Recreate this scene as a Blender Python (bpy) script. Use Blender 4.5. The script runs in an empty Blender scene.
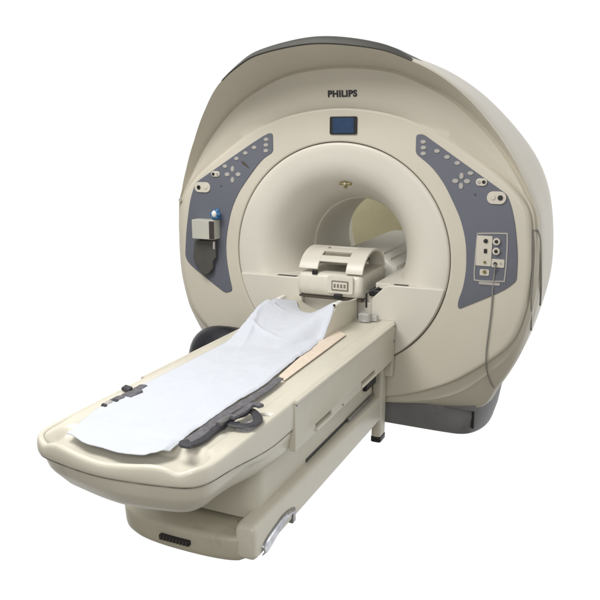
import bpy, bmesh, math, random
import numpy as np
from mathutils import Vector, Matrix, noise
random.seed(4)
S = bpy.context.scene
COL = S.collection
PI = math.pi

# ------------------------------------------------------------------ camera
FPX, HCAM = 726.0, 1.60
PITCH = math.atan2(165.5, FPX)
YAW = math.atan2(332.0, math.hypot(FPX, 165.5))
CAM = Vector((1.367, -3.557, HCAM))
Fv = Vector((-math.sin(YAW)*math.cos(PITCH), math.cos(YAW)*math.cos(PITCH), -math.sin(PITCH)))
Rv = Vector((math.cos(YAW), math.sin(YAW), 0))
Uv = Rv.cross(Fv)
cd = bpy.data.cameras.new('camera'); cam = bpy.data.objects.new('camera', cd); COL.objects.link(cam)
cd.sensor_width = 36; cd.lens = 36*FPX/600; cd.clip_end = 200; cd.clip_start = .05
cam.matrix_world = Matrix(((Rv.x, Uv.x, -Fv.x, CAM.x), (Rv.y, Uv.y, -Fv.y, CAM.y), (Rv.z, Uv.z, -Fv.z, CAM.z), (0, 0, 0, 1)))
S.camera = cam

def at(p, ax, val):
    """the point of a plane (axis ax at val) that the photograph shows at p"""
    r = Fv*FPX + Rv*(p[0]-300) - Uv*(p[1]-300)
    return CAM + r*((val-CAM[ax])/r[ax])

# ------------------------------------------------------------------ materials
def mat(name, col, rough=.45, metal=0, var=.05, scale=6, bump=.0, bscale=300, coat=0, spec=.5, trans=0, stain=None, sheen=0):
    m = bpy.data.materials.new(name); m.use_nodes = True
    nt = m.node_tree; N = nt.nodes; L = nt.links; b = N['Principled BSDF']
    b.inputs['Roughness'].default_value = rough; b.inputs['Metallic'].default_value = metal
    b.inputs['Specular IOR Level'].default_value = spec
    b.inputs['Coat Weight'].default_value = coat; b.inputs['Transmission Weight'].default_value = trans
    b.inputs['Sheen Weight'].default_value = sheen
    tc = N.new('ShaderNodeTexCoord')
    n = N.new('ShaderNodeTexNoise'); n.inputs['Scale'].default_value = scale; n.inputs['Detail'].default_value = 6
    L.new(tc.outputs['Object'], n.inputs['Vector'])
    r = N.new('ShaderNodeValToRGB'); L.new(n.outputs['Fac'], r.inputs['Fac'])
    c0 = [c*(1-var) for c in col]; c1 = [min(1, c*(1+var)) for c in col]
    r.color_ramp.elements[0].position = .35; r.color_ramp.elements[1].position = .65
    r.color_ramp.elements[0].color = (*c0, 1); r.color_ramp.elements[1].color = (*c1, 1)
    out = r.outputs['Color']
    if stain:                     # (colour, scale, threshold, amount) scuffs and smudges
        n2 = N.new('ShaderNodeTexNoise'); n2.inputs['Scale'].default_value = stain[1]; n2.inputs['Detail'].default_value = 10
        n2.inputs['Roughness'].default_value = .7
        L.new(tc.outputs['Object'], n2.inputs['Vector'])
        rr = N.new('ShaderNodeValToRGB'); L.new(n2.outputs['Fac'], rr.inputs['Fac'])
        rr.color_ramp.elements[0].position = stain[2]; rr.color_ramp.elements[1].position = stain[2]+.08
        rr.color_ramp.elements[0].color = (0, 0, 0, 1); rr.color_ramp.elements[1].color = (stain[3],)*3+(1,)
        mx = N.new('ShaderNodeMix'); mx.data_type = 'RGBA'
        L.new(rr.outputs['Color'], mx.inputs['Factor']); L.new(out, mx.inputs[6]); mx.inputs[7].default_value = (*stain[0], 1)
        out = mx.outputs[2]
    L.new(out, b.inputs['Base Color'])
    rn = N.new('ShaderNodeMapRange'); rn.inputs['To Min'].default_value = max(.02, rough-.06); rn.inputs['To Max'].default_value = rough+.08
    L.new(n.outputs['Fac'], rn.inputs['Value']); L.new(rn.outputs['Result'], b.inputs['Roughness'])
    if bump:
        n3 = N.new('ShaderNodeTexNoise'); n3.inputs['Scale'].default_value = bscale; n3.inputs['Detail'].default_value = 3
        L.new(tc.outputs['Object'], n3.inputs['Vector'])
        bp = N.new('ShaderNodeBump'); bp.inputs['Strength'].default_value = bump; bp.inputs['Distance'].default_value = .002
        L.new(n3.outputs['Fac'], bp.inputs['Height']); L.new(bp.outputs['Normal'], b.inputs['Normal'])
    return m

M = dict(
 shell = mat('ivory shell', (.61, .572, .487), .36, var=.03, scale=2.2, bump=.05, bscale=260, stain=((.40, .36, .28), 3.5, .62, .25)),
 liner = mat('bore liner', (.66, .630, .563), .37, var=.02, scale=3),
 table = mat('table plastic', (.63, .60, .51), .33, var=.035, scale=5, bump=.12, stain=((.40, .36, .27), 9, .63, .35)),
 tableside = mat('table cover', (.57, .545, .455), .36, var=.03, scale=4, bump=.12, stain=((.36, .32, .23), 7, .62, .35)),
 basepl = mat('base plastic', (.50, .47, .375), .38, var=.05, scale=6, bump=.15, stain=((.34, .30, .22), 8, .60, .35)),
 slate = mat('slate panel', (.130, .138, .172), .5, var=.03, scale=5, bump=.15),
 key = mat('grey key', (.42, .40, .37), .5, var=.05),
 socket = mat('cream socket', (.62, .58, .50), .4, var=.03),
 black = mat('black plastic', (.012, .012, .014), .45, var=.1),
 seam = mat('seam rubber', (.07, .058, .045), .7),
 topgrey = mat('charcoal cover', (.062, .060, .055), .55, var=.05, bump=.1),
 plinth = mat('plinth grey', (.185, .185, .195), .5, var=.10, scale=5, bump=.2, stain=((.05, .05, .053), 4, .60, .5)),
 jointdirt = mat('joint grime', (.16, .145, .12), .8, var=.6, scale=18),
 pouch = mat('grey pouch', (.085, .082, .074), .3, var=.10, scale=9, bump=.3, bscale=14),
 text = mat('black lettering', (.02, .018, .018), .5),
 screen = mat('display glass', (.03, .06, .13), .15, var=.15, scale=14),
 white = mat('white plastic', (.78, .77, .73), .35, var=.02),
 coil = mat('coil plastic', (.66, .63, .56), .36, var=.03, scale=12, bump=.1, stain=((.5, .45, .36), 14, .62, .35)),
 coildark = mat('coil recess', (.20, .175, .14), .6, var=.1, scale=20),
 sheet = mat('white sheet', (.60, .625, .69), .85, var=.012, scale=10, bump=.3, bscale=700, spec=.1, sheen=.1),
 peach = mat('peach foam', (.70, .60, .50), .9, var=.05, scale=40, bump=.6, bscale=200, spec=.1),
 strap = mat('grey webbing', (.16, .155, .17), .85, var=.2, scale=60, bump=.8, bscale=900, spec=.15),
 strapdark = mat('dark strap', (.035, .035, .042), .55, var=.2, scale=30, bump=.4),
 chrome = mat('scuffed steel', (.50, .51, .54), .26, metal=1, var=.2, scale=25, bump=.08, bscale=40, stain=((.2, .19, .19), 22, .6, .6)),
 greysteel = mat('dull steel', (.33, .33, .34), .35, metal=.9, var=.15, scale=20),
 brass = mat('brassy window', (.30, .24, .10), .3, metal=.6),
 boxcream = mat('cream carton', (.50, .50, .44), .6, var=.04),
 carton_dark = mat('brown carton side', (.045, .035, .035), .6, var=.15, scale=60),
 blue = mat('blue plastic', (.035, .16, .36), .4, var=.2, scale=40),
 vinyl = mat('black vinyl', (.014, .014, .02), .33, var=.3, scale=12, bump=.5, bscale=25),
 cable = mat('grey cable', (.26, .25, .23), .5),
 clear = mat('clear plastic', (.75, .75, .74), .12, var=.05, scale=30, trans=.6),
 pad = mat('white vinyl', (.80, .79, .74), .45, var=.02, bump=.2, bscale=60),
 wall = mat('olive wall paint', (.62, .57, .37), .8, var=.04, scale=9, bump=.2),
 label = mat('worn sticker', (.52, .52, .56), .5, var=.25, scale=120),
)

# ------------------------------------------------------------------ helpers
def tag(o, label=None, cat=None, group=None, kind=None):
    if label: o['label'] = label
    if cat: o['category'] = cat
    if group: o['group'] = group
    if kind: o['kind'] = kind
    return o

def empty(name, loc, label, cat, group=None):
    o = bpy.data.objects.new(name, None); COL.objects.link(o); o.location = loc
    o.empty_display_size = .1
    bpy.context.view_layer.update()
    return tag(o, label, cat, group)

def put(name, bm, m, parent=None, smooth=True, angle=35, bevel=0, seg=3, sub=0, solid=0):
    """link a bmesh as ONE object (coordinates in world space; kept when parented)"""
    if solid: pass
    bmesh.ops.recalc_face_normals(bm, faces=bm.faces)
    me = bpy.data.meshes.new(name)
    # origin at bbox bottom centre
    xs = [v.co for v in bm.verts]
    lo = Vector((min(v[i] for v in xs) for i in range(3))); hi = Vector((max(v[i] for v in xs) for i in range(3)))
    org = Vector(((lo.x+hi.x)/2, (lo.y+hi.y)/2, lo.z))
    bmesh.ops.translate(bm, verts=bm.verts, vec=-org)
    for f in bm.faces: f.smooth = smooth
    if smooth and angle < 180:
        for e in bm.edges:
            if len(e.link_faces) == 2 and e.calc_face_angle(0) > math.radians(angle): e.smooth = False
    bm.to_mesh(me); bm.free()
    o = bpy.data.objects.new(name, me); COL.objects.link(o)
    if isinstance(m, (list, tuple)):
        for k in m: me.materials.append(M[k])
    else: me.materials.append(M[m])
    if parent is not None:
        o.parent = parent
        po = Vector(parent.get('_o', (0, 0, 0)))
        o.location = org - po
    else: o.location = org
    o['_o'] = tuple(org)
    if solid:
        md = o.modifiers.new('solid', 'SOLIDIFY'); md.thickness = solid; md.offset = 0
    if bevel:
        md = o.modifiers.new('bevel', 'BEVEL'); md.width = bevel; md.segments = seg; md.limit_method = 'ANGLE'; md.angle_limit = math.radians(30)
        md.harden_normals = False
    if sub:
        md = o.modifiers.new('sub', 'SUBSURF'); md.levels = sub; md.render_levels = sub
    return o

def thing(name, loc, label, cat, group=None):
    o = empty(name, loc, label, cat, group); o['_o'] = tuple(loc); return o

def loft(rings, close_ends=(False, False), bm=None, closed=True):
    bm = bm or bmesh.new()
    R = [[bm.verts.new(p) for p in r] for r in rings]
    n = len(R[0])
    for a, b in zip(R[:-1], R[1:]):
        for i in range(n if closed else n-1):
            j = (i+1) % n
            try: bm.faces.new((a[i], a[j], b[j], b[i]))
            except ValueError: pass
    if close_ends[0]: bm.faces.new(R[0])
    if close_ends[1]: bm.faces.new(R[-1])
    return bm

def box(bm, x0, x1, y0, y1, z0, z1):
    vs = [bm.verts.new((x, y, z)) for x in (x0, x1) for y in (y0, y1) for z in (z0, z1)]
    for f in ((0, 1, 3, 2), (4, 6, 7, 5), (0, 4, 5, 1), (2, 3, 7, 6), (0, 2, 6, 4), (1, 5, 7, 3)):
        bm.faces.new([vs[i] for i in f])
    return bm

def boxo(name, x0, x1, y0, y1, z0, z1, m, parent, bevel=.004, seg=3):
    return put(name, box(bmesh.new(), x0, x1, y0, y1, z0, z1), m, parent, bevel=bevel, seg=seg)

def prism(pts, y0, y1, bm=None):
    """outline in xz extruded along y"""
    bm = bm or bmesh.new()
    a = [bm.verts.new((p[0], y0, p[1])) for p in pts]; b = [bm.verts.new((p[0], y1, p[1])) for p in pts]
    n = len(pts)
    bm.faces.new(a); bm.faces.new(b[::-1])
    for i in range(n): bm.faces.new((a[i], b[i], b[(i+1) % n], a[(i+1) % n]))
    return bm

def smooth_closed(pts, n=8, corner=()):
    """Catmull-Rom through a closed outline"""
    out = []; m = len(pts)
    for i in range(m):
        p0, p1, p2, p3 = (Vector(pts[(i+k-1) % m]) for k in range(4))
        for k in range(n):
            t = k/n
            out.append(.5*((2*p1)+(p2-p0)*t+(2*p0-5*p1+4*p2-p3)*t*t+(3*p1-p0-3*p2+p3)*t**3))
    return out

def smooth_open(pts, n=8):
    pts = [Vector(p) for p in pts]; P = [2*pts[0]-pts[1]]+pts+[2*pts[-1]-pts[-2]]; out = []
    for i in range(1, len(P)-2):
        p0, p1, p2, p3 = P[i-1:i+3]
        for k in range(n):
            t = k/n
            out.append(.5*((2*p1)+(p2-p0)*t+(2*p0-5*p1+4*p2-p3)*t*t+(3*p1-p0-3*p2+p3)*t**3))
    out.append(pts[-1]); return out

def tube(pts, r, bm=None, seg=10, sx=1, sy=1, cap=True):
    bm = bm or bmesh.new(); pts = [Vector(p) for p in pts]; rings = []; up = Vector((0, 0, 1)); prev = None
    for i, p in enumerate(pts):
        d = (pts[min(i+1, len(pts)-1)]-pts[max(i-1, 0)]).normalized()
        if prev is None:
            a = d.cross(up);
            if a.length < .1: a = d.cross(Vector((1, 0, 0)))
        else: a = prev - d*prev.dot(d)
        a.normalize(); prev = a; b = d.cross(a)
        rr = r[i] if isinstance(r, (list, tuple)) else r
        rings.append([p+a*math.cos(t)*rr*sx+b*math.sin(t)*rr*sy for t in (2*PI*k/seg for k in range(seg))])
    return loft(rings, (cap, cap), bm)

def cyl_y(bm, cx, cz, r, y0, y1, seg=24, r1=None, rx=1, rz=1):
    r1 = r if r1 is None else r1
    rings = [[(cx+math.cos(2*PI*k/seg)*rr*rx, y, cz+math.sin(2*PI*k/seg)*rr*rz) for k in range(seg)] for rr, y in ((r, y1), (r1, y0))]
    return loft(rings, (True, True), bm)

def rrect(x0, x1, z0, z1, r, n=5):
    out = []
    for cx, cz, a in ((x1-r, z1-r, 0), (x0+r, z1-r, 90), (x0+r, z0+r, 180), (x1-r, z0+r, 270)):
        for k in range(n+1):
            t = math.radians(a+90*k/n); out.append((cx+r*math.cos(t), cz+r*math.sin(t)))
    return out

def sm(a, b, x):
    t = min(1, max(0, (x-a)/(b-a))); return t*t*(3-2*t)

# ================================================================== THE SCANNER
ZC = .964
gantry = thing('mri_scanner', (0, .8, 0), 'large ivory MRI scanner with round bore and slate grey control panels', 'mri scanner')

NT = 288
TH = [2*PI*k/NT for k in range(NT)]
def polar(pts):
    """half outline (x>=0, top to bottom) -> radius for every angle"""
    full = pts + [(-x, z) for x, z in pts[::-1] if x > 1e-6]
    dense = smooth_closed([(x, z) for x, z in full], 24)
    an = np.array([math.atan2(p[1]-ZC, p[0]) % (2*PI) for p in dense]); ra = np.array([math.hypot(p[0], p[1]-ZC) for p in dense])
    o = np.argsort(an); an, ra = an[o], ra[o]
    an = np.concatenate((an-2*PI, an, an+2*PI)); ra = np.concatenate((ra, ra, ra))
    return np.interp(TH, an, ra)
C1 = polar([(0, 1.73), (.26, 1.70), (.47, 1.625), (.67, 1.505), (.85, 1.375), (.945, 1.26), (.972, 1.12), (.98, .94), (.965, .76), (.905, .59), (.76, .45), (.58, .33), (.32, .235), (0, .205)])
C2 = polar([(0, 1.925), (.26, 1.90), (.455, 1.825), (.61, 1.73), (.76, 1.585), (.86, 1.455), (.945, 1.30), (.99, 1.12), (.998, .94), (.985, .75), (.93, .56), (.80, .40), (.62, .26), (.34, .185), (0, .175)])
Fo = polar([(0, 2.005), (.28, 1.975), (.43, 1.925), (.57, 1.85), (.70, 1.735), (.825, 1.575), (.915, 1.42), (.975, 1.28), (1.01, 1.12), (1.018, .94), (1.003, .75), (.95, .53), (.845, .32), (.735, .175), (.4, .155), (0, .155)])
S4 = polar([(0, 2.03), (.25, 2.0), (.44, 1.935), (.63, 1.815), (.80, 1.655), (.93, 1.49), (1.005, 1.32), (1.04, 1.12), (1.045, .91), (1.01, .71), (.95, .51), (.855, .32), (.76, .19), (.4, .15), (0, .15)])
C2 = np.maximum(C2, C1+.025); Fo = np.maximum(Fo, C2+.012); 
def yF(z):
    return float(np.interp(z, [.15, .3, .6, 1.0, 1.28, 1.4, 1.57, 1.74, 1.87, 1.96, 2.02], [.17, .12, .06, .045, .02, -.01, -.065, -.15, -.24, -.31, -.35]))
def ring(rad, yf):
    out = []
    for k, t in enumerate(TH):
        r = rad[k] if hasattr(rad, '__len__') else rad
        x, z = r*math.cos(t), ZC+r*math.sin(t)
        out.append((x, yf(k, x, z) if callable(yf) else yf, z))
    return out
def mixr(a, b, t): return a+(b-a)*t
FY = [yF(ZC+Fo[k]*math.sin(TH[k])) for k in range(NT)]
# second tier depth: leans out toward the hood at the top, sinks at the foot
def y2(k, x, z): return .028 - .055*sm(1.35, 1.95, z) + .03*sm(.7, .2, z)
def y1(k, x, z): return .0
rings = [ring(.6015, .035), ring(.6015, .004), ring(.6045, .0005), ring(.612, 0)]
for t in (.33, .66, .94): rings.append(ring(mixr(np.full(NT, .61), C1, t), y1))
rings.append(ring(C1-.004, lambda k, x, z: .0008)); rings.append(ring(C1+.001, lambda k, x, z: .005))
rings.append(ring(C1+.010, lambda k, x, z: y2(k, x, z)+.003))
for t in (.25, .5, .8): rings.append(ring(mixr(C1+.012, C2, t), lambda k, x, z: y2(k, x, z)-.004*math.sin(PI*t)))
rings.append(ring(C2-.005, lambda k, x, z: y2(k, x, z)-.004)); rings.append(ring(C2+.001, lambda k, x, z: y2(k, x, z)+.003))
rings.append(ring(C2+.008, lambda k, x, z: y2(k, x, z)+.009))
def yb(k, t):                       # concave sweep from tier two out to the hood edge
    z2 = ZC+C2[k]*math.sin(TH[k]); a = y2(k, 0, z2)+.010; return a+(FY[k]-a)*(t**1.1)
for t in (.2, .4, .6, .8, .95):
    rings.append(ring(mixr(C2+.010, Fo, t), (lambda t: lambda k, x, z: yb(k, t))(t)))
rings.append(ring(Fo, lambda k, x, z: FY[k]+.004)); rings.append(ring(Fo+.006, lambda k, x, z: FY[k]+.015))
S0 = np.minimum(Fo+.012, np.maximum(S4, Fo+.004))
rings.append(ring(S0, lambda k, x, z: FY[k]+.035))
for t in (.3, .6, .85):
    rings.append(ring(mixr(S0, S4, sm(0, 1, t)), (lambda t: lambda k, x, z: FY[k]+.035+(.40-FY[k]-.035)*t)(t)))
for y, s in ((.42, .998), (.55, .985), (.7, .965), (.9, .935), (1.1, .90), (1.25, .87), (1.38, .835), (1.46, .79), (1.5, .72), (1.505, .6)):
    rings.append(ring(S4*s, y))
rings.append(ring(.47, 1.51)); rings.append(ring(.46, 1.48))
housing = put('housing', loft(rings), 'shell', gantry, angle=50)

# bore liner: funnel, tunnel, rear funnel
prof = [(.5965, .03), (.5965, .006), (.594, .001), (.585, -.002), (.56, -.002), (.53, 0), (.50, .004), (.47, .013), (.44, .029), (.41, .052), (.38, .085), (.35, .130), (.325, .185), (.307, .245), (.295, .305), (.2885, .345), (.2865, .36), (.283, .364), (.2795, .366), (.2785, .372), (.2782, .46),
        (.277, .6), (.276, .9), (.28, .93), (.30, .98), (.34, 1.08), (.39, 1.22), (.44, 1.38), (.462, 1.49)]
put('bore_liner', loft([[(r*math.cos(t), y, ZC+.006*(r < .4)+r*math.sin(t)) for t in TH] for r, y in prof]), 'liner', gantry, angle=60)
put('bore_joint', loft([[(r*math.cos(t), y, ZC+r*math.sin(t)) for t in TH] for r, y in ((.59, .03), (.59, .012), (.612, .012), (.612, .03))]), 'seam', gantry)

# lower half cover: chord plate with the docking notch, and the shelf inside the bore
ZS = .84
def chord(x0, x1):
    out = []
    n = 30
    for i in range(n+1):
        x = x0+(x1-x0)*i/n; out.append((x, ZC-math.sqrt(max(0, .592**2-x*x))))
    return out
cp = math.sqrt(.592**2-(ZC-ZS)**2)-.002
right = [(cp, ZS), (.292, ZS), (.265, ZS-.012), (.215, ZS-.062), (.198, ZS-.08), (.198, ZS-.3)] + chord(.198, cp)
left = [(-cp, ZS)] + chord(-cp, -.20) + [(-.20, ZS-.05), (-.20, ZS)]
for pts in (left, right):
    put('bore_front_plate', prism(pts, -.012, .03), 'liner', gantry, bevel=.005)
mid = [(-.20, ZS-.12), (-.20, .40)] + [(-.20, .41)][:0] + chord(-.20, .198)+[(.198, ZS-.12)]
put('docking_plate', prism([(-.1995, ZS-.11)] + chord(-.1995, .1975) + [(.1975, ZS-.11)], .015, .04), 'liner', gantry, bevel=.002)
for a, b in ((-.56, -.20), (.205, .56)):
    put('bore_shelf', box(bmesh.new(), a, b, .0302, 1.0, ZS-.03, ZS-.001), 'liner', gantry, bevel=.003)
put('cradle_bed', box(bmesh.new(), -.1995, .2045, .0402, 1.1, ZS-.125, ZS-.055), 'liner', gantry, bevel=.003)
for a, b in ((-.36, -.245), (.31, .385)):
    put('shelf_slot', box(bmesh.new(), a, b, .002, .03, ZS-.01, ZS+.0015), 'seam', gantry, bevel=.001)

# dark cap along the crown of the hood
rings = []
idx = [k for k in range(NT) if math.radians(64) < TH[k] < math.radians(122)]
cap = []
for k in idx:
    t = TH[k]; u = (math.degrees(t)-64)/58; w = max(0, math.sin(PI*u**.8))**.7
    h = .036*w+.001
    def P(r, y): return (r*math.cos(t), y, ZC+r*math.sin(t))
    y0 = FY[k]
    cap.append([P(Fo[k]-.003, y0+.008), P(Fo[k]-.001+h*.1, y0-.002), P(Fo[k]+h*.5, y0+.009), P(Fo[k]+h*.85, y0+.02), P(Fo[k]+h, y0+.045),
                P(Fo[k]+h*1.0, y0+.12), P(Fo[k]+h*.6+.004, y0+.28), P(Fo[k]-.02, y0+.34)])
put('top_cover', loft(cap, (True, True), closed=False) if False else loft(cap, closed=False), 'topgrey', gantry, angle=60)

# plinth
def plinth_ring(off, z, zs):
    right = [(0, .15), (.35, .148), (.60, .15), (.69, .165), (.745, .22), (.785, .33), (.80, .48), (.79, .7), (.74, 1.0), (.66, 1.2), (0, 1.22)]
    top = [.165, .165, .168, .185, .205, .235, .262, .28, .28, .28, .28]
    pts = right + [(-x, y) for x, y in right[::-1][1:-1]]
    tz = top + top[::-1][1:-1]
    d = smooth_closed([(x, y, t) for (x, y), t in zip(pts, tz)], 6)
    out = []
    for p in d:
        n = Vector((p.x, p.y-.75)); n.normalize()
        out.append((p.x+n.x*off, p.y+n.y*off, z*1.0 if zs is None else p.z*zs))
    return out
put('plinth', loft([plinth_ring(-.15, 0, 1.01), plinth_ring(-.006, 0, 1.01), plinth_ring(0, 0, .98), plinth_ring(.004, 0, .6), plinth_ring(-.012, 0, .25), plinth_ring(-.03, .006, None), plinth_ring(-.2, .002, None)], (True, True)), 'plinth', gantry, angle=40)
put('plinth_slot', tube([at((473.5, 404), 1, .18), at((472.5, 428), 1, .19)], .009, seg=8), 'black', gantry)
for s in (-1, 1):
    put('plinth_step', box(bmesh.new(), s*.60-.03, s*.60+.14 if s > 0 else s*.60+.03, .136, .16, .16, .192), 'plinth', gantry, bevel=.008) if s > 0 else None

# lettering
def lettering(s, px, pz, size, y, m, parent, name='lettering', bold=.0, squeeze=1, tilt=0, depth=.0015):
    c = bpy.data.curves.new(name, 'FONT'); c.body = s; c.size = size; c.align_x = 'CENTER'; c.align_y = 'CENTER'; c.extrude = depth; c.offset = bold
    c.space_character = 1.08
    t = bpy.data.objects.new(name, c); COL.objects.link(t); bpy.context.view_layer.update()
    me = bpy.data.meshes.new_from_object(t.evaluated_get(bpy.context.evaluated_depsgraph_get())); bpy.data.objects.remove(t)
    o = bpy.data.objects.new(name, me); COL.objects.link(o); me.materials.clear(); me.materials.append(M[m])
    o.parent = parent; o.location = Vector((px, y, pz))-Vector(parent['_o']); o.rotation_euler = (PI/2+tilt, 0, 0); o.scale = (squeeze, 1, 1)
    o['_o'] = (px, y, pz); return o
a = at((329, 93.5), 1, .0); b = at((360.5, 93.5), 1, .0)
lettering('PHILIPS', (a.x+b.x)/2-.004, (a.z+b.z)/2-.003, .043, y2(0, 0, (a.z+b.z)/2)-.0045, 'text', gantry, bold=.0018, squeeze=1.06, tilt=math.radians(5))

# display above the bore
def face_rect(p0, p1, y):
    a = at(p0, 1, y); b = at(p1, 1, y); return min(a.x, b.x), max(a.x, b.x), min(a.z, b.z), max(a.z, b.z)
x0, x1, z0, z1 = face_rect((329.5, 116.5), (356.5, 134.5), -.01)
disp = put('display', prism(rrect(x0, x1, z0, z1, .008), -.008, .004), 'black', gantry, bevel=.002)
put('screen', prism(rrect(x0+.018, x1-.016, z0+.007, z1-.007, .003), -.0105, -.0075), 'screen', disp)

# alignment window at the top of the funnel
c = at((345.5, 184), 1, .078)
w = bmesh.new()
for dx, rz, hx in ((0, 0, .032),): box(w, c.x-hx, c.x+hx, c.y-.012, c.y+.01, c.z-.006, c.z+.006)
box(w, c.x-.006, c.x+.006, c.y-.0125, c.y+.012, c.z-.022, c.z+.020)
put('alignment_window', w, 'brass', gantry, bevel=.002)
put('alignment_spot', cyl_y(bmesh.new(), c.x, c.z+.002, .007, c.y-.016, c.y, 16), 'key', gantry, bevel=.001)

# ---- control panels
YP = -.0045
def panel(outline, name='control_panel'):
    pts = [at(p, 1, YP) for p in outline]
    return put(name, prism([(p.x, p.z) for p in pts], YP, .004), 'slate', gantry, bevel=.0025, seg=2)
def roundpoly(pts, r=2.2):
    """round the corners of a pixel outline"""
    out = []; n = len(pts)
    for i in range(n):
        p = Vector(pts[i]); a = Vector(pts[i-1])-p; b = Vector(pts[(i+1) % n])-p
        if a.normalized().dot(b.normalized()) > -.9:
            ra = min(r, a.length*.4); rb = min(r, b.length*.4)
            A = p+a.normalized()*ra; B = p+b.normalized()*rb
            for t in (0, .25, .5, .75, 1): out.append((A*(1-t)**2+p*2*t*(1-t)+B*t*t)[:])
        else:
            A = p+a*.42; B = p+b*.42
            for t in (0, .33, .67, 1): out.append((A*(1-t)**2+p*2*t*(1-t)+B*t*t)[:])
    return out
rp = panel(roundpoly([(416, 134.5), (423, 134), (507, 194.5), (511.5, 206), (515.5, 226), (518, 256), (516.5, 281), (504, 291), (458, 309.5), (457.5, 302), (463, 288), (466.3, 268), (466, 242), (460.5, 219), (452.5, 201), (444, 183.5), (432, 167), (415.5, 153.5)], 3.5))
lp = panel(roundpoly([(264, 134.5), (272.5, 132.5), (273, 152), (262.5, 158.5), (250, 175), (238.5, 192), (231.7, 208), (228, 225), (226, 240), (226, 255), (228.5, 273), (232.5, 291), (225, 293), (189.5, 265), (185, 256), (186, 232), (188, 214), (190.5, 197), (195.5, 182.5)], 3.5))
def key(px, py, parent, w=.0125, h=.009, y=YP, m='key', name='button'):
    c = at((px, py), 1, y-.002)
    return put(name, cyl_y(bmesh.new(), c.x, c.z, 1, y-.0035, y+.001, 18, r1=.85, rx=w, rz=h), m, parent)
for p in [(423.2, 141.8), (423.4, 147.6), (423.2, 153.5), (437, 151), (447, 157), (457.3, 163), (470.5, 173.2)]: key(*p, rp, .0152, .0100)
for p in [(461.5, 176, 0), (461, 186, 0), (455.3, 181, 1), (467, 181.3, 1)]: key(p[0], p[1], rp, .0165 if p[2] else .0115, .0115 if p[2] else .0165)
key(475, 194.5, rp, .004, .004, m='seam', name='indicator')
for p in [(266, 139.4), (265.8, 145), (265.7, 150.7), (254, 147.5), (245.2, 153), (236.3, 158.5), (224.8, 166.3)]: key(*p, lp, .0152, .0100)
for p in [(232.3, 169, 0), (232.3, 180, 0), (227, 174.4, 1), (238, 174.4, 1)]: key(p[0], p[1], lp, .0165 if p[2] else .0115, .0115 if p[2] else .0165)
key(221, 186, lp, .004, .004, m='seam', name='indicator')
o = put('worn_mark', prism([(at(p, 1, YP).x, at(p, 1, YP).z) for p in ((241, 160.5), (244.5, 162), (250, 168.5), (247.5, 167.5), (242.5, 164))], YP-.001, YP+.002), 'seam', lp)

def pill(x0, x1, cy, hh, parent, hole, knob, bigr):
    a = at((x0, cy), 1, YP); b = at((x1, cy), 1, YP)
    r = hh
    p = put('socket_plate', prism(rrect(a.x, b.x, a.z-r, a.z+r, r*.98, 8), YP-.006, YP+.001), 'socket', parent, bevel=.002)
    h = at(hole, 1, YP); k = at(knob, 1, YP)
    put('socket_hole', cyl_y(bmesh.new(), h.x, h.z, bigr, YP-.0085, YP-.002, 20), 'black', p)
    put('knob', cyl_y(bmesh.new(), k.x, k.z, bigr*1.15, YP-.0095, YP-.002, 20, r1=bigr*.9), 'key' if bigr < .01 else 'socket', p)
pill(476, 487.3, 182, .0175, rp, (484, 182), (479, 182), .0085)
pill(487, 506.5, 197.5, .0300, rp, (500.5, 197.8), (493, 197.2), .0125)
pill(211.5, 220, 173.8, .0155, lp, (213.8, 174), (217.8, 174), .0085)
pill(195, 210.5, 187, .0285, lp, (199.3, 187.3), (206, 187), .0120)

# connector cluster on the right panel
fr = [(477, 234.5), (479, 232.8), (504.5, 232.8), (508, 236), (507, 262), (505, 280.5), (502.5, 282), (477, 281), (473.8, 277.5), (474.5, 262)]
fo = [at(p, 1, YP) for p in fr]; fo = smooth_closed([(p.x, p.z) for p in fo], 4)
cen = sum((Vector((p[0], p[1])) for p in fo), Vector((0, 0)))/len(fo)
inn = [(p[0]+(cen.x-p[0])*.08, p[1]+(cen.y-p[1])*.055) for p in fo]
fb = loft([[(p[0], YP+.001, p[1]) for p in fo], [(p[0], YP-.003, p[1]) for p in fo], [(q[0], YP-.003, q[1]) for q in inn], [(q[0], YP+.001, q[1]) for q in inn]])
cf = put('connector_frame', fb, 'key', rp, angle=30)
def plate(p0, p1, parent, m='socket', y=-.0045, r=.006, d=.004, name='connector_plate'):
    x0, x1, z0, z1 = face_rect(p0, p1, y)
    return put(name, prism(rrect(x0, x1, z0, z1, r), y-d, y+.001), m, parent, bevel=.0015)
pl = plate((477.4, 235.3), (491, 266.5), cf)
def port(p, r, m, parent, d=.004, sq=False, name='port'):
    c = at(p, 1, YP-.004)
    if sq: return put(name, box(bmesh.new(), c.x-r, c.x+r, c.y-d, c.y+.002, c.z-r*1.4, c.z+r*1.4), m, parent, bevel=.001)
    return put(name, cyl_y(bmesh.new(), c.x, c.z, r, c.y-d, c.y+.002, 20), m, parent)
port((485.8, 241), .0105, 'black', pl); port((485.5, 251), .0075, 'black', pl, sq=True); port((484.8, 262.2), .007, 'brass', pl)
for q in ((496.6, 241.5), (496.2, 251.2)):
    rr = port(q, .0175, 'socket', cf, .006, name='round_socket'); port(q, .0085, 'black', rr, .0085)
pl2 = plate((491.8, 258.8), (504.2, 268), cf); port((495.2, 263.8), .0085, 'black', pl2); port((500.5, 263.2), .004, 'key', pl2)
pl3 = plate((480, 269), (489, 276), cf); port((484.6, 271.8), .009, 'brass', pl3, sq=False)
plate((479, 281.5), (500, 286), rp, m='key', r=.003, name='name_plate')

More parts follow.
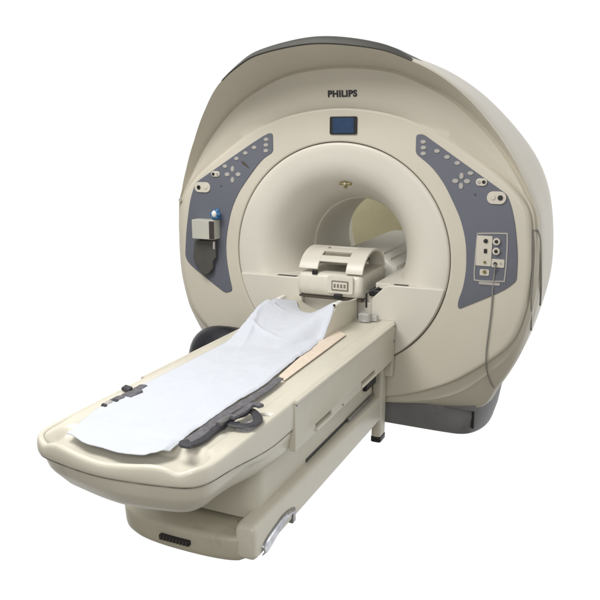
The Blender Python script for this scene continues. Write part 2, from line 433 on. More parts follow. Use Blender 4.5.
from mathutils.bvhtree import BVHTree
bpy.context.view_layer.update()
HB = housing; _bv = BVHTree.FromObject(HB, bpy.context.evaluated_depsgraph_get()); _mi = HB.matrix_world.inverted(); _mw = HB.matrix_world
def on_shell(p, lift=.004):
    r = (Fv*FPX + Rv*(p[0]-300) - Uv*(p[1]-300)).normalized()
    loc, nr, i, d = _bv.ray_cast(_mi@CAM, r)
    if loc is None: return None
    loc = _mw@loc
    if nr.dot(r) > 0: nr = -nr
    return loc+nr*lift
# side grab groove (inverted U) on the right flank
def side_pt(p, y):  return at(p, 1, y)
HG = [q for q in (on_shell(p, .004) for p in ((530.5, 330), (531, 300), (531.8, 270), (532.2, 248), (532.5, 238), (533.7, 231.5), (535.8, 229.6), (538, 232.5), (539.6, 240), (540.3, 262), (540.3, 290), (539.5, 305))) if q]
# rear-left mounting dot, small knob on the left rim
kx = at((181.5, 200), 1, .03)
put('rim_knob', cyl_y(bmesh.new(), kx.x, kx.z, .010, kx.y-.015, kx.y+.03, 16), 'key', gantry)

# ================================================================== WALL seen through the bore
wa = at((300, 150), 1, 2.5); wb_ = at((450, 310), 1, 2.5)
w = put('wall', box(bmesh.new(), wa.x, wb_.x, 2.5, 2.6, wb_.z, wa.z), 'wall', None); tag(w, kind='structure')

# ================================================================== PATIENT TABLE
table = thing('patient_table', (0, -1, 0), 'long ivory patient table with curved front end docked to scanner', 'patient table')
ZT = .652
half = [(0, -1.968), (.10, -1.960), (.20, -1.943), (.268, -1.926), (.307, -1.897), (.327, -1.845), (.332, -1.75), (.333, -1.6), (.332, -1.45), (.332, -1.29), (.332, -.9), (.332, -.5), (.332, -.2), (.332, -.015)]
outl = half + [(-x, y) for x, y in half[::-1][:-1]]
def plan(open_pts, off):
    """offset the plan outline inward by off(point)"""
    n = len(open_pts); out = []
    for i, p in enumerate(open_pts):
        a = Vector(open_pts[max(i-1, 0)]); b = Vector(open_pts[min(i+1, n-1)])
        d = (b-a).normalized(); nr = Vector((d.y, -d.x))
        o = off(p) if callable(off) else off
        out.append((p[0]-nr.x*o, p[1]-nr.y*o))
    return out
dense = []
dd = smooth_open([(x, y) for x, y in ([(-x, y) for x, y in half[::-1][:-1]] + half)], 8)
dd = [(p.x, p.y) for p in dd]     # from left rear round the tip to right rear
def rimh(x, y):
    """the wavy front lip with two finger dips"""
    f = sm(-1.72, -1.84, y); ax = abs(x)
    h = -.013*math.exp(-((ax-.255)/.030)**2) + .003*math.exp(-((ax-.17)/.04)**2) - .012*math.exp(-(ax/.11)**2)
    return h*f
def rg(off, z, wave=1.0):
    pl = plan(dd, off)
    return [(p[0], max(p[1], -2) if q[1] < -.016 else -.015, z(q, p) if callable(z) else z+rimh(*q)*wave) for p, q in zip(pl, dd)]
def sided(q): return .052*(1-sm(-1.40, -1.86, q[1]))        # the joint drops along the flanks
rings = [rg(.0225, ZT-.012), rg(.022, ZT-.0045), rg(.0205, ZT-.0012), rg(.018, ZT+.0006), rg(.014, ZT+.0014), rg(.009, ZT+.0008), rg(.005, ZT-.0012), rg(.002, ZT-.005), rg(0, ZT-.012), rg(-.001, ZT-.03, .7)]
rings += [rg(.0, lambda q, p: ZT-.047-sided(q)+rimh(*q)*.2), rg(.0025, lambda q, p: ZT-.054-sided(q)), rg(.006, lambda q, p: ZT-.0575-sided(q)), rg(.014, lambda q, p: ZT-.058-sided(q))]
top = loft(rings, closed=False)
put('tray_rim', top, 'table', table, angle=60)
# tray floor
_tx = [p[0] for p in dd if p[0] >= 0 and p[1] < -1.6]; _ty = [p[1] for p in dd if p[0] >= 0 and p[1] < -1.6]
_o = np.argsort(_tx); TX = np.array(_tx)[_o]; TY = np.array(_ty)[_o]
_ho = np.argsort(_ty); HY = np.array(_ty)[_ho]; HX = np.array(_tx)[_ho]
def halfw(y): return float(np.interp(y, HY, HX))
def edge_d(x, y): return min(.333-abs(x), (y-float(np.interp(abs(x), TX, TY)))*(1-.35*sm(.22, .31, abs(x))))
def deck(x, y):
    d = edge_d(x, y)
    sc = sm(-1.735, -1.80, y+.25*max(0, abs(x)-.16))*sm(.296, .262, abs(x))
    z = ZT-.0006+(rimh(x, y)-.0035*sm(-1.7, -1.8, y))*sm(.06, .028, d)-.036*sc*sm(.004, .034, d)-.0035*sm(.070, .080, d)*(1-sc)
    return z
fl = bmesh.new(); G = []
ysd = [-1.952+.25*(k/60) for k in range(60)]+[-1.702+1.687*k/60 for k in range(61)]
for y in ysd:
    w_ = max(.02, halfw(y)-.012) if y < -1.6 else .321
    G.append([fl.verts.new((w_*v, y, deck(w_*v, y))) for v in (-1+2*k/120 for k in range(121))])
for a, b in zip(G[:-1], G[1:]):
    for k in range(120): fl.faces.new((a[k], a[k+1], b[k+1], b[k]))
put('tray_floor', fl, 'table', table, angle=60)
# dirty joint line under the rim
put('rim_joint', loft([rg(.0065, lambda q, p: ZT-.0573-sided(q)), rg(.0055, lambda q, p: ZT-.0605-sided(q)), rg(.014, lambda q, p: ZT-.0612-sided(q))], closed=False), 'jointdirt', table)
# hull
def tipw(q): return sm(-1.30, -1.80, q[1])
def hull(o_side, o_tip, z_side, z_tip):
    pl = []
    for q in dd:
        f = (o_side+(o_tip-o_side)*tipw(q))/.333
        pl.append((q[0]*(1-f), q[1]+max(0, -1.50-q[1])*f*.80))
    return [(p[0], p[1] if q[1] < -.016 else -.015, min(z_side+(z_tip-z_side)*tipw(q), ZT-.0608-sided(q)-(H0-z_tip)*.5)) for p, q in zip(pl, dd)]
H0 = ZT-.0615
put('hull', loft([hull(.010, .010, H0, H0), hull(.010, .016, H0-.012, H0-.015), hull(.010, .024, H0-.045, H0-.045), hull(.014, .033, H0-.053, H0-.062), hull(.016, .042, H0-.062, H0-.075),
                  hull(.017, .062, H0-.09, H0-.105), hull(.022, .092, H0-.12, H0-.135), hull(.035, .13, H0-.145, H0-.160), hull(.06, .18, H0-.158, H0-.178), hull(.10, .24, H0-.162, H0-.188), hull(.25, .29, H0-.162, H0-.190), hull(.30, .315, H0-.162, H0-.190)], closed=False), 'table', table, angle=60)

# right and left side covers with grip slots
def side_cover(s):
    X = .3385*s; y0, y1, z0, z1 = -1.292, -.055, ZT-.195, ZT-.014
    bm = bmesh.new()
    holes = [(-1.10, -.93, .478, .494), (-.56, -.36, .478, .496)]
    ys = sorted({y0, y1, *[h[0] for h in holes], *[h[1] for h in holes]}); zs = sorted({z0, z1, *[h[2] for h in holes], *[h[3] for h in holes]})
    V = {}
    def v(x, y, z):
        k = (round(x, 4), round(y, 4), round(z, 4))
        if k not in V: V[k] = bm.verts.new((x, y, z))
        return V[k]
    D = X-s*.03
    def inh(ya, yb, za, zb): return any(h[0] <= ya+1e-6 and yb <= h[1]+1e-6 and h[2] <= za+1e-6 and zb <= h[3]+1e-6 for h in holes)
    for ya, yb in zip(ys[:-1], ys[1:]):
        for za, zb in zip(zs[:-1], zs[1:]):
            x = D if inh(ya, yb, za, zb) else X
            bm.faces.new((v(x, ya, za), v(x, yb, za), v(x, yb, zb), v(x, ya, zb)))
            if x == D:
                # walls where the neighbour is outside
                for (p, q, out) in (((ya, za), (yb, za), inh(ya, yb, za-.001, za)), ((ya, zb), (yb, zb), inh(ya, yb, zb, zb+.001))):
                    if not out: bm.faces.new((v(X, *p), v(X, *q), v(D, *q), v(D, *p)))
                if not inh(ya-.001, ya, za, zb): bm.faces.new((v(X, ya, za), v(D, ya, za), v(D, ya, zb), v(X, ya, zb)))
                if not inh(yb, yb+.001, za, zb): bm.faces.new((v(X, yb, za), v(D, yb, za), v(D, yb, zb), v(X, yb, zb)))
    # rolled rim to the body
    W = X-s*.026
    o = [(ya, z0) for ya in ys]+[(y1, z) for z in zs[1:]]+[(ya, z1) for ya in ys[::-1][1:]]+[(y0, z) for z in zs[::-1][1:-1]]
    for p, q in zip(o, o[1:]+o[:1]): bm.faces.new((v(X, *p), v(X, *q), v(W, *q), v(W, *p)))
    c = put('side_cover', bm, 'tableside', table, bevel=.005, seg=3, angle=20)
    for h in holes:
        lip = tube([(X+s*.002, h[0]+.0, h[2]-.007), (X+s*.002, h[1], h[2]-.007)], .0075, seg=12)
        put('grip_lip', lip, 'table', c)
    for yy, zz in ((-1.285, ZT-.012), (-.062, ZT-.012), (-.80, .47), (-.062, .56)):
        st = bmesh.new(); bmesh.ops.create_uvsphere(st, u_segments=10, v_segments=6, radius=.006 if yy != -.80 else .005); bmesh.ops.translate(st, verts=st.verts, vec=(X+s*.001, yy, zz)); put('screw', st, 'greysteel', c)
    return c
side_cover(1); side_cover(-1)
put('top_ledge', tube([(.336, -1.285, ZT-.006), (.336, -.06, ZT-.006)], .0085, seg=12), 'table', table)
put('top_ledge', tube([(-.336, -1.285, ZT-.006), (-.336, -.06, ZT-.006)], .0085, seg=12), 'table', table)

# undercarriage
def rbox(name, x0, x1, y0, y1, z0, z1, m, parent, r=.06, bev=.012):
    pts = rrect(x0, x1, y0, y1, r, 8)
    bm = loft([[(p[0], p[1], z0) for p in pts], [(p[0], p[1], z1) for p in pts]], (True, True))
    return put(name, bm, m, parent, bevel=bev, seg=4, angle=50)
body = []
for z, o in ((.50, -.0), (.42, 0), (.34, .008), (.275, .012), (.225, .012), (.219, .006), (.216, -.03)):
    body.append([(p[0], p[1], z) for p in rrect(-.232-o, .232+o, -1.40-o*2, -.05, .07, 8)])
put('lift_body', loft(body, (True, True)), 'tableside', table, angle=50)

# base slab with rounded nose
def base_ring(off, z):
    h = [(0, -1.555), (.12, -1.55), (.20, -1.535), (.236, -1.51), (.25, -1.45), (.25, -1.2), (.25, -.6), (.25, -.1)]
    l = [(0, -1.555), (-.12, -1.55), (-.22, -1.53), (-.30, -1.485), (-.345, -1.41), (-.355, -1.3), (-.355, -.9), (-.355, -.1)]
    pts = l[::-1][:-1]+h
    pts = [(p.x, p.y) for p in smooth_open(pts, 6)]
    pl = plan(pts, off); return [(p[0], p[1], z) for p in pl]
bs = [base_ring(.12, .208), base_ring(.02, .2065), base_ring(.008, .203), base_ring(.002, .196), base_ring(0, .187), base_ring(.003, .135), base_ring(.007, .118), base_ring(.016, .107), base_ring(.04, .101), base_ring(.12, .099)]
put('base', loft(bs, (True, True), closed=False) if False else loft(bs, closed=True), 'basepl', table, angle=60)
bt = bmesh.new(); vs = [bt.verts.new(p) for p in base_ring(.115, .207)]; bt.faces.new(vs); put('base_deck', bt, 'basepl', table, smooth=False)
# dark vent slot in the nose
a = at((162, 534.5), 1, -1.545); b = at((192, 541), 1, -1.545)
vent = bmesh.new(); box(vent, a.x, b.x, -1.568, -1.53, (a.z+b.z)/2-.010, (a.z+b.z)/2+.010)
v_ = put('nose_slot', vent, 'black', table, bevel=.004)
for k in range(9):
    x = a.x+(b.x-a.x)*(k+.7)/9.4
    put('slot_rib', box(bmesh.new(), x-.0025, x+.0025, -1.571, -1.566, (a.z+b.z)/2-.008, (a.z+b.z)/2+.008), 'seam', v_)

# side arm (long bar) running forward from the leg
def arm_prof(y, s=1.0, dz=0):
    x0, x1, z0, z1 = .205, .288, .120+dz, .258
    cx, cz = (x0+x1)/2, (z0+z1)/2
    return [(cx+(p[0]-cx)*s, y, cz+(p[1]-cz)*s) for p in rrect(x0, x1, z0, z1, .022, 6)]
ar = [arm_prof(-1.525, .74), arm_prof(-1.522, .86), arm_prof(-1.513, .95), arm_prof(-1.50, .985), arm_prof(-1.475), arm_prof(-1.3), arm_prof(-.7), arm_prof(-.10), arm_prof(-.06, .96), arm_prof(-.045, .8)]
arm = put('side_arm', loft(ar, (True, True)), 'table', table, angle=50)
# scuffed steel guard wrapping the arm's outer front corner
g0 = [(.288, -1.47, .122), (.2905, -1.44, .118), (.291, -1.40, .124), (.291, -1.35, .140), (.291, -1.30, .154), (.2905, -1.25, .162), (.290, -1.20, .162)]
gu = [(.288, -1.47, .160), (.2905, -1.44, .172), (.291, -1.40, .180), (.291, -1.35, .188), (.291, -1.30, .194), (.2905, -1.25, .190), (.290, -1.20, .178)]
g0 = smooth_open(g0, 5); gu = smooth_open(gu, 5)
gb = loft([[p for p in g0], [((p.x+.010), p.y, (p.z+q.z)/2-.004) for p, q in zip(g0, gu)], [p for p in gu]], closed=False)
put('steel_guard', gb, 'chrome', arm, angle=60, solid=.003)
put('guard_end', box(bmesh.new(), .27, .293, -1.215, -1.185, .112, .172), 'greysteel', arm, bevel=.006)
# steel rod running between the body and the arm
put('steel_rod', tube([(.252, -.50, .272), (.252, -.12, .272)], .008, seg=14), 'greysteel', table)
put('rod_sleeve', tube([(.230, -.98, .268), (.230, -.15, .268)], .017, seg=14), 'black', table)
# rear legs
for s in (1, -1):
    post = [[(s*(.265+p[0]*1.0), -.055+p[1], z) for p in rrect(-.026, .026, -.045, .045, .014, 5)] for z in (.03, .60)]
    lg = put('leg', loft(post, (True, True)), 'table', table, bevel=.004)
    ft = [[(s*(.265+p[0]), -.055+p[1], z) for p in rrect(-.028, .028, -.047, .047, .014, 5)] for z in (.0, .03)]
    put('foot', loft(ft, (True, True)), 'black', lg, bevel=.004)
put('end_cap', box(bmesh.new(), .235, .331, -.052, -.014, .36, ZT-.004), 'table', table, bevel=.006)
put('end_cap', box(bmesh.new(), -.331, -.235, -.052, -.014, .36, ZT-.004), 'table', table, bevel=.006)
put('cable_chain_box', box(bmesh.new(), .20, .262, -.25, -.10, .33, .40), 'black', table, bevel=.01)

# raised head end of the tray
def hz(x): return .134+.016*sm(-.2, .1, x)-.074*max(0, math.cos(max(-1, min(1, (x+.07)/.178))*PI/2))**1.1
def headz(x, y): return ZT-.02+(hz(x)+.010)*(sm(-1.05+.42*sm(-.02, .1, x), -.28, y)**1.7)-.035*sm(-.34, -.02, y)
hx0, hx1 = -.24, .122
nx, ny = 36, 54
hb = bmesh.new(); G = []
for j in range(ny+1):
    y = -1.05+1.032*j/ny; row = [hb.verts.new((hx0, y, ZT-.03))]
    for i in range(nx+1):
        x = hx0+(hx1-hx0)*i/nx; row.append(hb.verts.new((x, y, headz(x, y))))
    row.append(hb.verts.new((hx1, y, ZT-.03))); G.append(row)
for j in range(ny):
    for i in range(nx+2): hb.faces.new((G[j][i], G[j][i+1], G[j+1][i+1], G[j+1][i]))
hb.faces.new(G[-1]); hb.faces.new(G[0][::-1])
hr = put('head_ramp', hb, 'table', table, angle=40, bevel=.003, seg=2)
for (x, y) in ((.116, -.31), (-.243, -.20)):
    put('ramp_lug', box(bmesh.new(), x-.012, x+.012, y-.03, y+.05, headz(x, y)-.004, headz(x, y)+.010), 'white', hr, bevel=.004)
    put('lug_pin', box(bmesh.new(), x-.004, x+.006, y-.038, y-.028, headz(x, y)-.001, headz(x, y)+.008), 'black', hr, bevel=.001)
put('ramp_clip', box(bmesh.new(), -.262, -.228, -.36, -.31, ZT+.075, ZT+.093), 'white', hr, bevel=.004)
# docking latch between tray and scanner
la = bmesh.new(); tube([(.175, -.03, .715), (.175, -.03, .79), (.19, -.02, .80), (.235, .0, .822)], .0055, la, 8)
put('latch', la, 'black', table)
put('latch_guard', box(bmesh.new(), .155, .215, -.10, -.05, ZT+.0, ZT+.045), 'clear', table, bevel=.006)
put('latch_guard', box(bmesh.new(), .185, .245, -.06, -.03, ZT+.0, ZT+.03), 'clear', table, bevel=.005)
put('label_sticker', box(bmesh.new(), .262, .312, -1.60, -1.52, ZT+.0008, ZT+.0022), 'label', table)
put('label_sticker', box(bmesh.new(), .285, .318, -1.45, -1.425, ZT+.0008, ZT+.0022), 'white', table)

# ================================================================== SHEET
Zs = ZT+.004
Lp = [at(p, 2, Zs) for p in ((64, 432), (74, 425), (100, 407), (140, 386), (190, 361), (230, 340), (262, 322))]
Rp = [at(p, 2, Zs) for p in ((160, 455), (175, 445), (184, 439), (196, 431), (211, 420), (224, 411), (241, 399.5), (255, 392), (267, 384), (277, 375), (288, 366), (297, 359), (308, 352), (316, 345))]
Ly = [p.y for p in Lp]+[-.52, -.38, -.22, -.04]; Lx = [p.x for p in Lp]+[-.262, -.248, -.238, -.20]
Ry = [p.y for p in Rp if p.y < -.42]+[-.36, -.28, -.17]; Rx = [p.x for p in Rp if p.y < -.42]+[.118, .112, .10]
o = np.argsort(Ry); Ry = list(np.array(Ry)[o]); Rx = list(np.array(Rx)[o])
FO = [(math.cos(t), math.sin(t), c) for t, c in ((.1, -.05), (.25, -.35), (1.5, -1.3), (1.62, -.9), (.9, -.95), (2.3, -1.05), (1.2, -.6), (2.0, -.75), (.6, -.9))]
def trayz(x, y):
    d = edge_d(x, y)
    if d < .03: return ZT+.002+rimh(x, y)
    return max(deck(x, y), ZT-.012 if y < -1.7 else -1)
_yp = smooth_open([(0, -1.838), (.15, -1.862), (.35, -1.882), (.6, -1.893), (.8, -1.888), (.92, -1.862), (1, -1.815)], 12)
YFV = [p[0] for p in _yp]; YFY = [p[1] for p in _yp]
nu, nv = 300, 120
sb = bmesh.new(); G = []
for i in range(nu+1):
    row = []
    for j in range(nv+1):
        v = j/nv; u = i/nu
        # the front hem bows across the tray; the head hem dips in the middle
        yf = float(np.interp(v, YFV, YFY))+.003*math.sin(v*17)
        yb_ = -.07-.23*v-.07*math.sin(PI*v)
        y = yf+(yb_-yf)*u
        xl = np.interp(y, Ly, Lx); xr = np.interp(y, Ry, Rx)
        xr += .006*noise.noise(Vector((y*14, 3, 0)))
        x = xl+(xr-xl)*v
        hh = headz(min(hx1, max(hx0, x)), y) if hx0-.02 < x < hx1+.02 else ZT-.02
        tr = trayz(x, y)
        # long soft creases and folds from storage, small wrinkles near the head
        fold = 0
        for q in range(9):
            a_, b_, c_ = FO[q]
            d_ = x*a_+y*b_-c_+.02*noise.noise(Vector((x*4, y*4, q)))
            fold += (.006+.008*sm(-1.2, -.4, y))*math.exp(-(d_/.012)**2)*max(0, noise.noise(Vector((x*2.5+q*3, y*2.5, q))))*2
        n1 = noise.noise(Vector((x*5, y*3.5, 1)))*.5+.5
        n2 = (.5+.5*noise.noise(Vector((x*13+y*5, y*9-x*6, 7))))**2
        k = .35+.65*sm(-1.6, -.6, y)
        z = max(tr, hh)+.004+(.006*n1+.007*n2*k*1.3+fold*sm(.02, .2, v))*sm(0, .05, v)*sm(1, .97, v)+.001*noise.noise(Vector((x*40, y*40, 2)))
        z += .008*sm(.88, .97, v)*(1-sm(-.62, -.5, y))*sm(-1.85, -1.78, y)
        row.append(sb.verts.new((x, y, z)))
    G.append(row)
for i in range(nu):
    for j in range(nv): sb.faces.new((G[i][j], G[i][j+1], G[i+1][j+1], G[i+1][j]))
sh = put('bed_sheet', sb, 'sheet', None, angle=180, solid=.003)
tag(sh, 'white bed sheet spread over the patient table', 'sheet')

# ================================================================== FOAM, STRAPS
pf = [at(p, 2, ZT+.003) for p in ((279, 376), (318, 341), (338, 330), (346, 335), (330, 347), (284, 381))]
pb = bmesh.new(); a = [pb.verts.new((p.x, p.y, ZT+.002)) for p in pf]; b = [pb.verts.new((p.x, p.y, ZT+.0055)) for p in pf]
pb.faces.new(a); pb.faces.new(b)
for i in range(len(a)): pb.faces.new((a[i], a[(i+1) % len(a)], b[(i+1) % len(a)], b[i]))
tag(put('foam_strip', pb, 'peach', None, bevel=.002), 'peach coloured foam strip showing beside the white sheet', 'foam pad')

def ribbon(path, widths, thick, z0, bm=None, wob=.0):
    """flat strap: list of (px,py) centres -> swept flat box with soft edges"""
    bm = bm or bmesh.new()
    P = smooth_open(path, 6); W = smooth_open([(w_, 0) for w_ in widths], 6); rings = []
    for i, p in enumerate(P):
        d = (P[min(i+1, len(P)-1)]-P[max(i-1, 0)]).normalized(); a = Vector((d.y, -d.x, 0)).normalized(); w_ = W[i].x
        up = Vector((0, 0, 1))
        p = p+up*wob*noise.noise(Vector((i*.35, 0, 5)))
        rings.append([p+a*cx*w_+up*cz*thick for cx, cz in ((-1, 0), (-.9, .8), (-.3, 1.1), (.3, 1), (.9, .8), (1, 0), (.9, -.6), (0, -.8), (-.9, -.6))])
    return loft(rings, (True, True), bm)
strap = thing('restraint_strap', (.22, -1.5, ZT), 'long grey strap with black loop along right edge of sheet', 'strap', )
Z1 = ZT+.012
path = [at(p, 2, Z1) for p in ((280, 378.5), (270, 386.5), (258, 394.5), (246, 402), (234, 409), (222, 416.5), (211, 425), (200, 434), (190, 440), (184, 443))]
put('webbing', ribbon(path, [.015, .017, .018, .018, .018, .019, .019, .020, .020, .012], .004, 0, wob=.004), 'strap', strap)
put('strap_end', ribbon([at(p, 2, ZT+.022) for p in ((187, 441), (184.5, 443), (186, 445), (192, 446.5))], [.010, .018, .019, .012], .006, 0), 'strapdark', strap)
put('under_strap', ribbon([at(p, 2, ZT+.008) for p in ((192, 446), (202, 440), (214, 431), (226, 425), (240, 424))], [.010, .016, .014, .012, .008], .006, 0, wob=.004), 'strapdark', strap)
lc = [at(p, 2, ZT+.016) for p in ((238, 412), (247, 412.5), (256, 418), (258, 424), (250, 427), (238, 427), (229, 425), (231, 419), (240, 416))]
lc = [at(p, 2, ZT+.018) for p in ((250, 410), (257, 416), (257, 422), (248, 425.5), (236, 425), (229, 422.5), (233, 418), (243, 414.5))]
loop = smooth_closed(lc, 6)
put('loop', tube(loop+[loop[0]], .0125, seg=12, sx=1.35, sy=.38), 'strapdark', strap)
put('strap_tail', ribbon([at(p, 2, ZT+.034) for p in ((232, 418), (243, 412), (250, 406), (257, 405), (261, 406.5))], [.010, .012, .013, .014, .013], .007, 0), 'strap', strap)
put('buckle', ribbon([at(p, 2, ZT+.030) for p in ((218, 424), (225, 420), (232, 416))], [.009, .011, .009], .006, 0), 'greysteel', strap)

clip = thing('clip_strap', (-.27, -1.6, ZT), 'short dark grey strap with clips at left edge of sheet', 'strap')
def wedge(name, cpx, ang, L_, W_, H_, m):
    c = at(cpx, 2, ZT+.01); bm = bmesh.new(); box(bm, -L_, L_, -W_, W_, 0, H_)
    for v in bm.verts:
        if v.co.x < 0: v.co.z *= .65
    bmesh.ops.rotate(bm, verts=bm.verts, matrix=Matrix.Rotation(ang, 3, 'Z')); bmesh.ops.translate(bm, verts=bm.verts, vec=(c.x, c.y, ZT+.002))
    return put(name, bm, m, clip, bevel=.005)
put('webbing', ribbon([at(p, 2, ZT+.006) for p in ((144, 385.5), (136, 390), (128, 394), (119, 397.5), (111, 401), (104, 404.5))], [.016, .017, .013, .012, .009, .007], .004, 0, wob=.003), 'strap', clip)
wedge('clip', (133, 393), 1.45, .034, .020, .014, 'strap'); wedge('clip_tab', (127, 389), 1.3, .012, .022, .020, 'strapdark')
wedge('clip', (118, 398), 1.45, .024, .013, .010, 'strap'); wedge('clip_tab', (115, 400), 1.45, .008, .013, .012, 'strapdark')
wedge('clip', (107, 402.5), 1.45, .018, .011, .012, 'key'); wedge('clip_tab', (104, 405), 1.45, .006, .012, .014, 'strapdark')

# ================================================================== COIL
coil = thing('surface_coil', (-.02, .15, .75), 'cream imaging coil with arched slotted top inside the bore', 'imaging coil')
cb = [[(p[0], p[1], z) for p in rrect(-.226+o_, .152-o_*.3, -.035+o_, .36, .03, 6)] for z, o_ in ((.752, .02), (.765, .004), (.80, 0), (.855, .004), (.872, .012), (.878, .03))]
cbase = put('coil_base', loft(cb, (True, True)), 'coil', coil, angle=50)
# arch: half shell with axis along x
def arch_shell(x0, x1, t0, t1, name, m, th=.014, ro=1.0, n=24, nx=8):
    ycen, zc, ry, rz = .165, .866, .197, .130
    rings = []
    for i in range(n+1):
        t = t0+(t1-t0)*i/n
        c_, s_ = -math.cos(t), math.sin(t)
        A = Vector((0, ycen+ry*ro*c_, zc+rz*ro*s_)); B = Vector((0, ycen+(ry*ro-th)*c_, zc+(rz*ro-th)*s_))
        rings.append([(x0, A.y, A.z), (x1, A.y, A.z), (x1, B.y, B.z), (x0, B.y, B.z)])
    return put(name, loft(rings, (True, True)), m, coil, bevel=.003, seg=2, angle=30)
R_ = math.radians
arch_shell(-.215, -.105, R_(14), R_(170), 'arch_wing', 'coil')
arch_shell(.055, .150, R_(8), R_(176), 'arch_wing', 'coil')
for a_, b_ in ((34, 50), (64, 76), (90, 104), (120, 170)): arch_shell(-.106, .056, R_(a_), R_(b_), 'arch_rib', 'coil', ro=.995)
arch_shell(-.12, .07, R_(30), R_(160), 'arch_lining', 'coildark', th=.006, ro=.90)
put('latch_block', box(bmesh.new(), -.135, -.105, -.032, -.018, .868, .892), 'black', coil, bevel=.003)
fpl = put('coil_plate', prism(rrect(-.04, .105, .778, .872, .012), -.047, -.030), 'coil', coil, bevel=.003)
fr_ = prism(rrect(-.015, .080, .795, .848, .004), -.0495, -.046); put('plate_frame', fr_, 'coildark', fpl)
put('plate_inset', prism(rrect(-.008, .073, .802, .841, .003), -.0515, -.049), 'coil', fpl)
for k in range(4):
    put('plate_mark', box(bmesh.new(), -.001+.0185*k, .010+.0185*k, -.0525, -.051, .811, .831), 'coildark', fpl)
put('coil_connector', box(bmesh.new(), 0, .045, -.058, -.04, .752, .776), 'black', coil, bevel=.004)
put('base_gasket', box(bmesh.new(), -.21, .145, -.03, .34, .742, .7525), 'seam', coil)
sd = put('coil_cable_box', box(bmesh.new(), .17, .235, .02, .16, .765, .80), 'black', coil, bevel=.008)
# ridged side wing of the coil on the left
put('base_wing', prism([(-.275, .775), (-.20, .77), (-.20, .84), (-.255, .832), (-.275, .815)], .01, .22), 'coil', coil, bevel=.006)

# long white cushion further inside the bore
cu = thing('bore_cushion', (0, 1.0, ZS), 'long white ribbed cushion lying deep inside the bore', 'cushion')
prof_ = [(-.185, ZS-.05), (-.185, .895), (-.17, .918), (-.13, .928), (0, .934), (.10, .930), (.135, .915), (.165, .885), (.20, .86), (.215, ZS-.05)]
cr = [[(x*s_, y, ZS+(z-ZS)*s_) for x, z in prof_] for y, s_ in ((.40, .93), (.42, 1), (1.48, 1), (1.50, .95))]
put('cushion_body', loft(cr, (True, True)), 'pad', cu, bevel=.004, angle=40)
put('cushion_rib', box(bmesh.new(), .108, .116, .44, 1.45, .922, .932), 'coil', cu, bevel=.002)
put('cushion_rib', box(bmesh.new(), .150, .158, .44, 1.45, .888, .902), 'coil', cu, bevel=.002)
put('cushion_slot', box(bmesh.new(), -.15, -.06, .50, .56, .92, .9325), 'coildark', cu)

# ================================================================== DISPENSER on the left panel
dis = thing('dispenser', (-.9, -.05, .9), 'small cream box with blue item on top, mounted on left panel', 'dispenser')
Yd = -.075
a = at((191.5, 219.5), 1, Yd); b = at((214, 240), 1, Yd)
bx = put('box_body', box(bmesh.new(), a.x, b.x, Yd, YP-.0005, b.z, a.z), 'boxcream', dis, bevel=.003)
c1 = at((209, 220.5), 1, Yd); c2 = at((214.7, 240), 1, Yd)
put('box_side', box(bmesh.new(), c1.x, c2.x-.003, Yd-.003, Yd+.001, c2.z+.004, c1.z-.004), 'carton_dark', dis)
k0 = at((193, 241), 1, -.04); k1 = at((216, 262), 1, -.04)
pts = [at(p, 1, -.03) for p in ((194, 240), (215.5, 240), (216, 258), (213, 262), (213, 269), (209.5, 274), (205, 275.5), (201, 272), (198, 266), (195, 264), (193.2, 258))]
put('bracket', prism([(p.x, p.z) for p in pts], -.035, YP-.0005), 'pouch', dis, bevel=.008)
put('hook', tube([at((214, 242), 1, -.07), at((214, 249), 1, -.07)], .006, seg=8), 'key', dis)
c = at((215.3, 214.2), 1, -.05)
bl = bmesh.new()
for q in range(6):
    t = q*2*PI/6; r_ = .019
    bmesh.ops.create_uvsphere(bl, u_segments=12, v_segments=8, radius=.012+.003*math.sin(q*2.3), matrix=Matrix.Translation((c.x+r_*math.cos(t)*1.05, c.y+.008*math.sin(q), c.z+r_*math.sin(t)*1.0)))
bmesh.ops.create_uvsphere(bl, u_segments=12, v_segments=8, radius=.021, matrix=Matrix.Translation((c.x, c.y+.01, c.z)))
put('blue_nozzle', bl, 'blue', dis, angle=180)
wb = bmesh.new(); bmesh.ops.create_uvsphere(wb, u_segments=16, v_segments=10, radius=.015, matrix=Matrix.Translation((c.x, c.y-.012, c.z+.002))@Matrix.Scale(1.3, 4, (0, 0, 1)))
put('white_tip', wb, 'white', dis, angle=180)
put('nozzle_stem', box(bmesh.new(), c.x-.012, c.x+.012, c.y, YP-.0005, c.z-.03, c.z+.0), 'blue', dis, bevel=.003)

# ================================================================== CABLES
cp_ = [at((495.2, 264), 1, -.012), at((495.1, 266.5), 1, -.020)]+[on_shell(p, .007) for p in ((494.6, 274), (493.2, 288), (491.5, 310), (489, 330), (486.8, 348), (486.2, 360), (487.3, 371), (490.5, 381))]+[on_shell((493.5, 386.5), .007)]
cp_ = [p for p in cp_ if p]
tag(put('cable', tube(smooth_open(cp_, 8), .0038, seg=8), 'cable', None), 'thin grey cable hanging from right panel socket down to plinth', 'cable')
tag(put('hanging_hose', tube(smooth_open(HG, 6), .0042, seg=8), 'cable', None), 'grey looped cable hanging down right flank of scanner', 'cable loop')

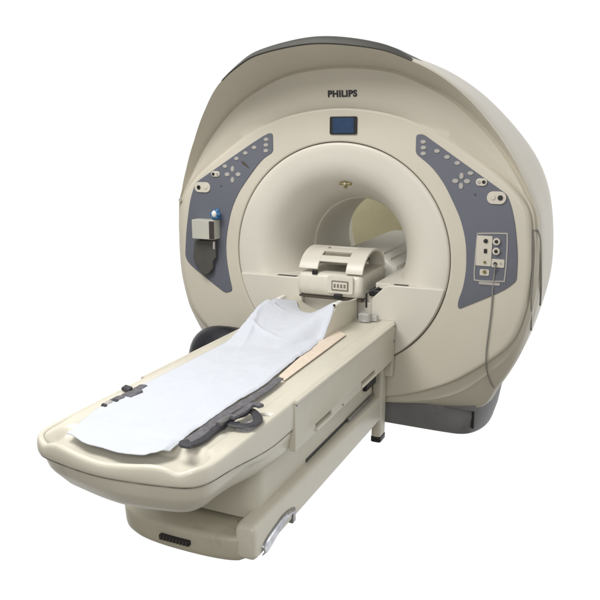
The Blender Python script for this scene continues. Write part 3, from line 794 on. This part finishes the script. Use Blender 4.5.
# ================================================================== BLACK CUSHION left, behind the table
bm = bmesh.new()
prof2 = []
cx, cz = -.60, .24
rings = []
for i in range(21):
    u = i/20; y = -.34+.26*u; s_ = math.sin(PI*min(1, max(0, .5-abs(u-.5)))/1.0)**.35 if 0 < u < 1 else .35
    rings.append([(x_, y, z_) for x_, z_ in [( -.56+ .245*s_*math.copysign(abs(math.cos(t))**.75, math.cos(t)), .31+.265*s_*math.copysign(abs(math.sin(t))**.7, math.sin(t))) for t in (2*PI*k/40 for k in range(40))]])
tag(put('vinyl_bolster', loft(rings, (True, True)), 'vinyl', None, angle=60), 'black vinyl bolster standing behind the table at left', 'bolster')

# ================================================================== LIGHT
W = bpy.data.worlds.new('World'); S.world = W; W.use_nodes = True
nt = W.node_tree; N = nt.nodes; L = nt.links
bg = N['Background']; bg.inputs['Strength'].default_value = 1
tc = N.new('ShaderNodeTexCoord'); sx = N.new('ShaderNodeSeparateXYZ'); L.new(tc.outputs['Generated'], sx.inputs[0])
def ramp(src, stops):
    r = N.new('ShaderNodeValToRGB'); L.new(src, r.inputs['Fac'])
    while len(r.color_ramp.elements) < len(stops): r.color_ramp.elements.new(.5)
    for e, (p, c) in zip(r.color_ramp.elements, stops): e.position = p; e.color = (c, c, c, 1) if not isinstance(c, tuple) else (*c, 1)
    return r.outputs['Color']
mp = N.new('ShaderNodeMapRange'); mp.inputs['From Min'].default_value = -1; L.new(sx.outputs['Y'], mp.inputs['Value'])
front = ramp(mp.outputs['Result'], [(.56, 0.0), (.64, 1.0)])               # white backdrop stands on the +Y side
mz = N.new('ShaderNodeMapRange'); mz.inputs['From Min'].default_value = -1; L.new(sx.outputs['Z'], mz.inputs['Value'])
low = ramp(mz.outputs['Result'], [(.08, 0.0), (.16, 1.0), (.76, 1.0), (.86, 0.0)])
room = ramp(mz.outputs['Result'], [(.0, (.20, .185, .15)), (.40, (.30, .285, .25)), (.55, (.36, .35, .33)), (1.0, (.40, .40, .38))])
m1 = N.new('ShaderNodeMix'); m1.data_type = 'RGBA'; mu = N.new('ShaderNodeMath'); mu.operation = 'MULTIPLY'
L.new(front, mu.inputs[0]); L.new(low, mu.inputs[1]); L.new(mu.outputs[0], m1.inputs['Factor']); L.new(room, m1.inputs[6]); m1.inputs[7].default_value = (1.02, 1.02, 1.02, 1)
L.new(m1.outputs[2], bg.inputs['Color'])

def area(name, loc, target, size, power, col=(1, 1, 1), sy=None):
    l = bpy.data.lights.new(name, 'AREA'); l.energy = power; l.size = size; l.color = col
    if sy: l.shape = 'RECTANGLE'; l.size_y = sy
    o = bpy.data.objects.new(name, l); COL.objects.link(o); o.location = loc
    o.rotation_euler = (Vector(target)-Vector(loc)).to_track_quat('-Z', 'Y').to_euler(); return o
area('ceiling_lamp', (-.7, -1.9, 3.3), (0, -.9, .7), 1.4, 82, (1, .985, .95), 1.4)
area('front_fill', (.9, -3.6, 1.7), (0, 0, .6), .8, 22, (1, .99, .98))  # soft fill light added beside the camera to lift the front faces
area('side_lamp', (3.2, .6, 2.6), (.9, .6, 1.2), 1.2, 14, (1, 1, 1))

S.render.engine = 'CYCLES'
S.view_settings.view_transform = 'Standard'; S.view_settings.look = 'None'; S.view_settings.gamma = 1; S.view_settings.exposure = 0
S.render.resolution_x = 1024; S.render.resolution_y = 1024
for o in bpy.data.objects:
    if '_o' in o: del o['_o']
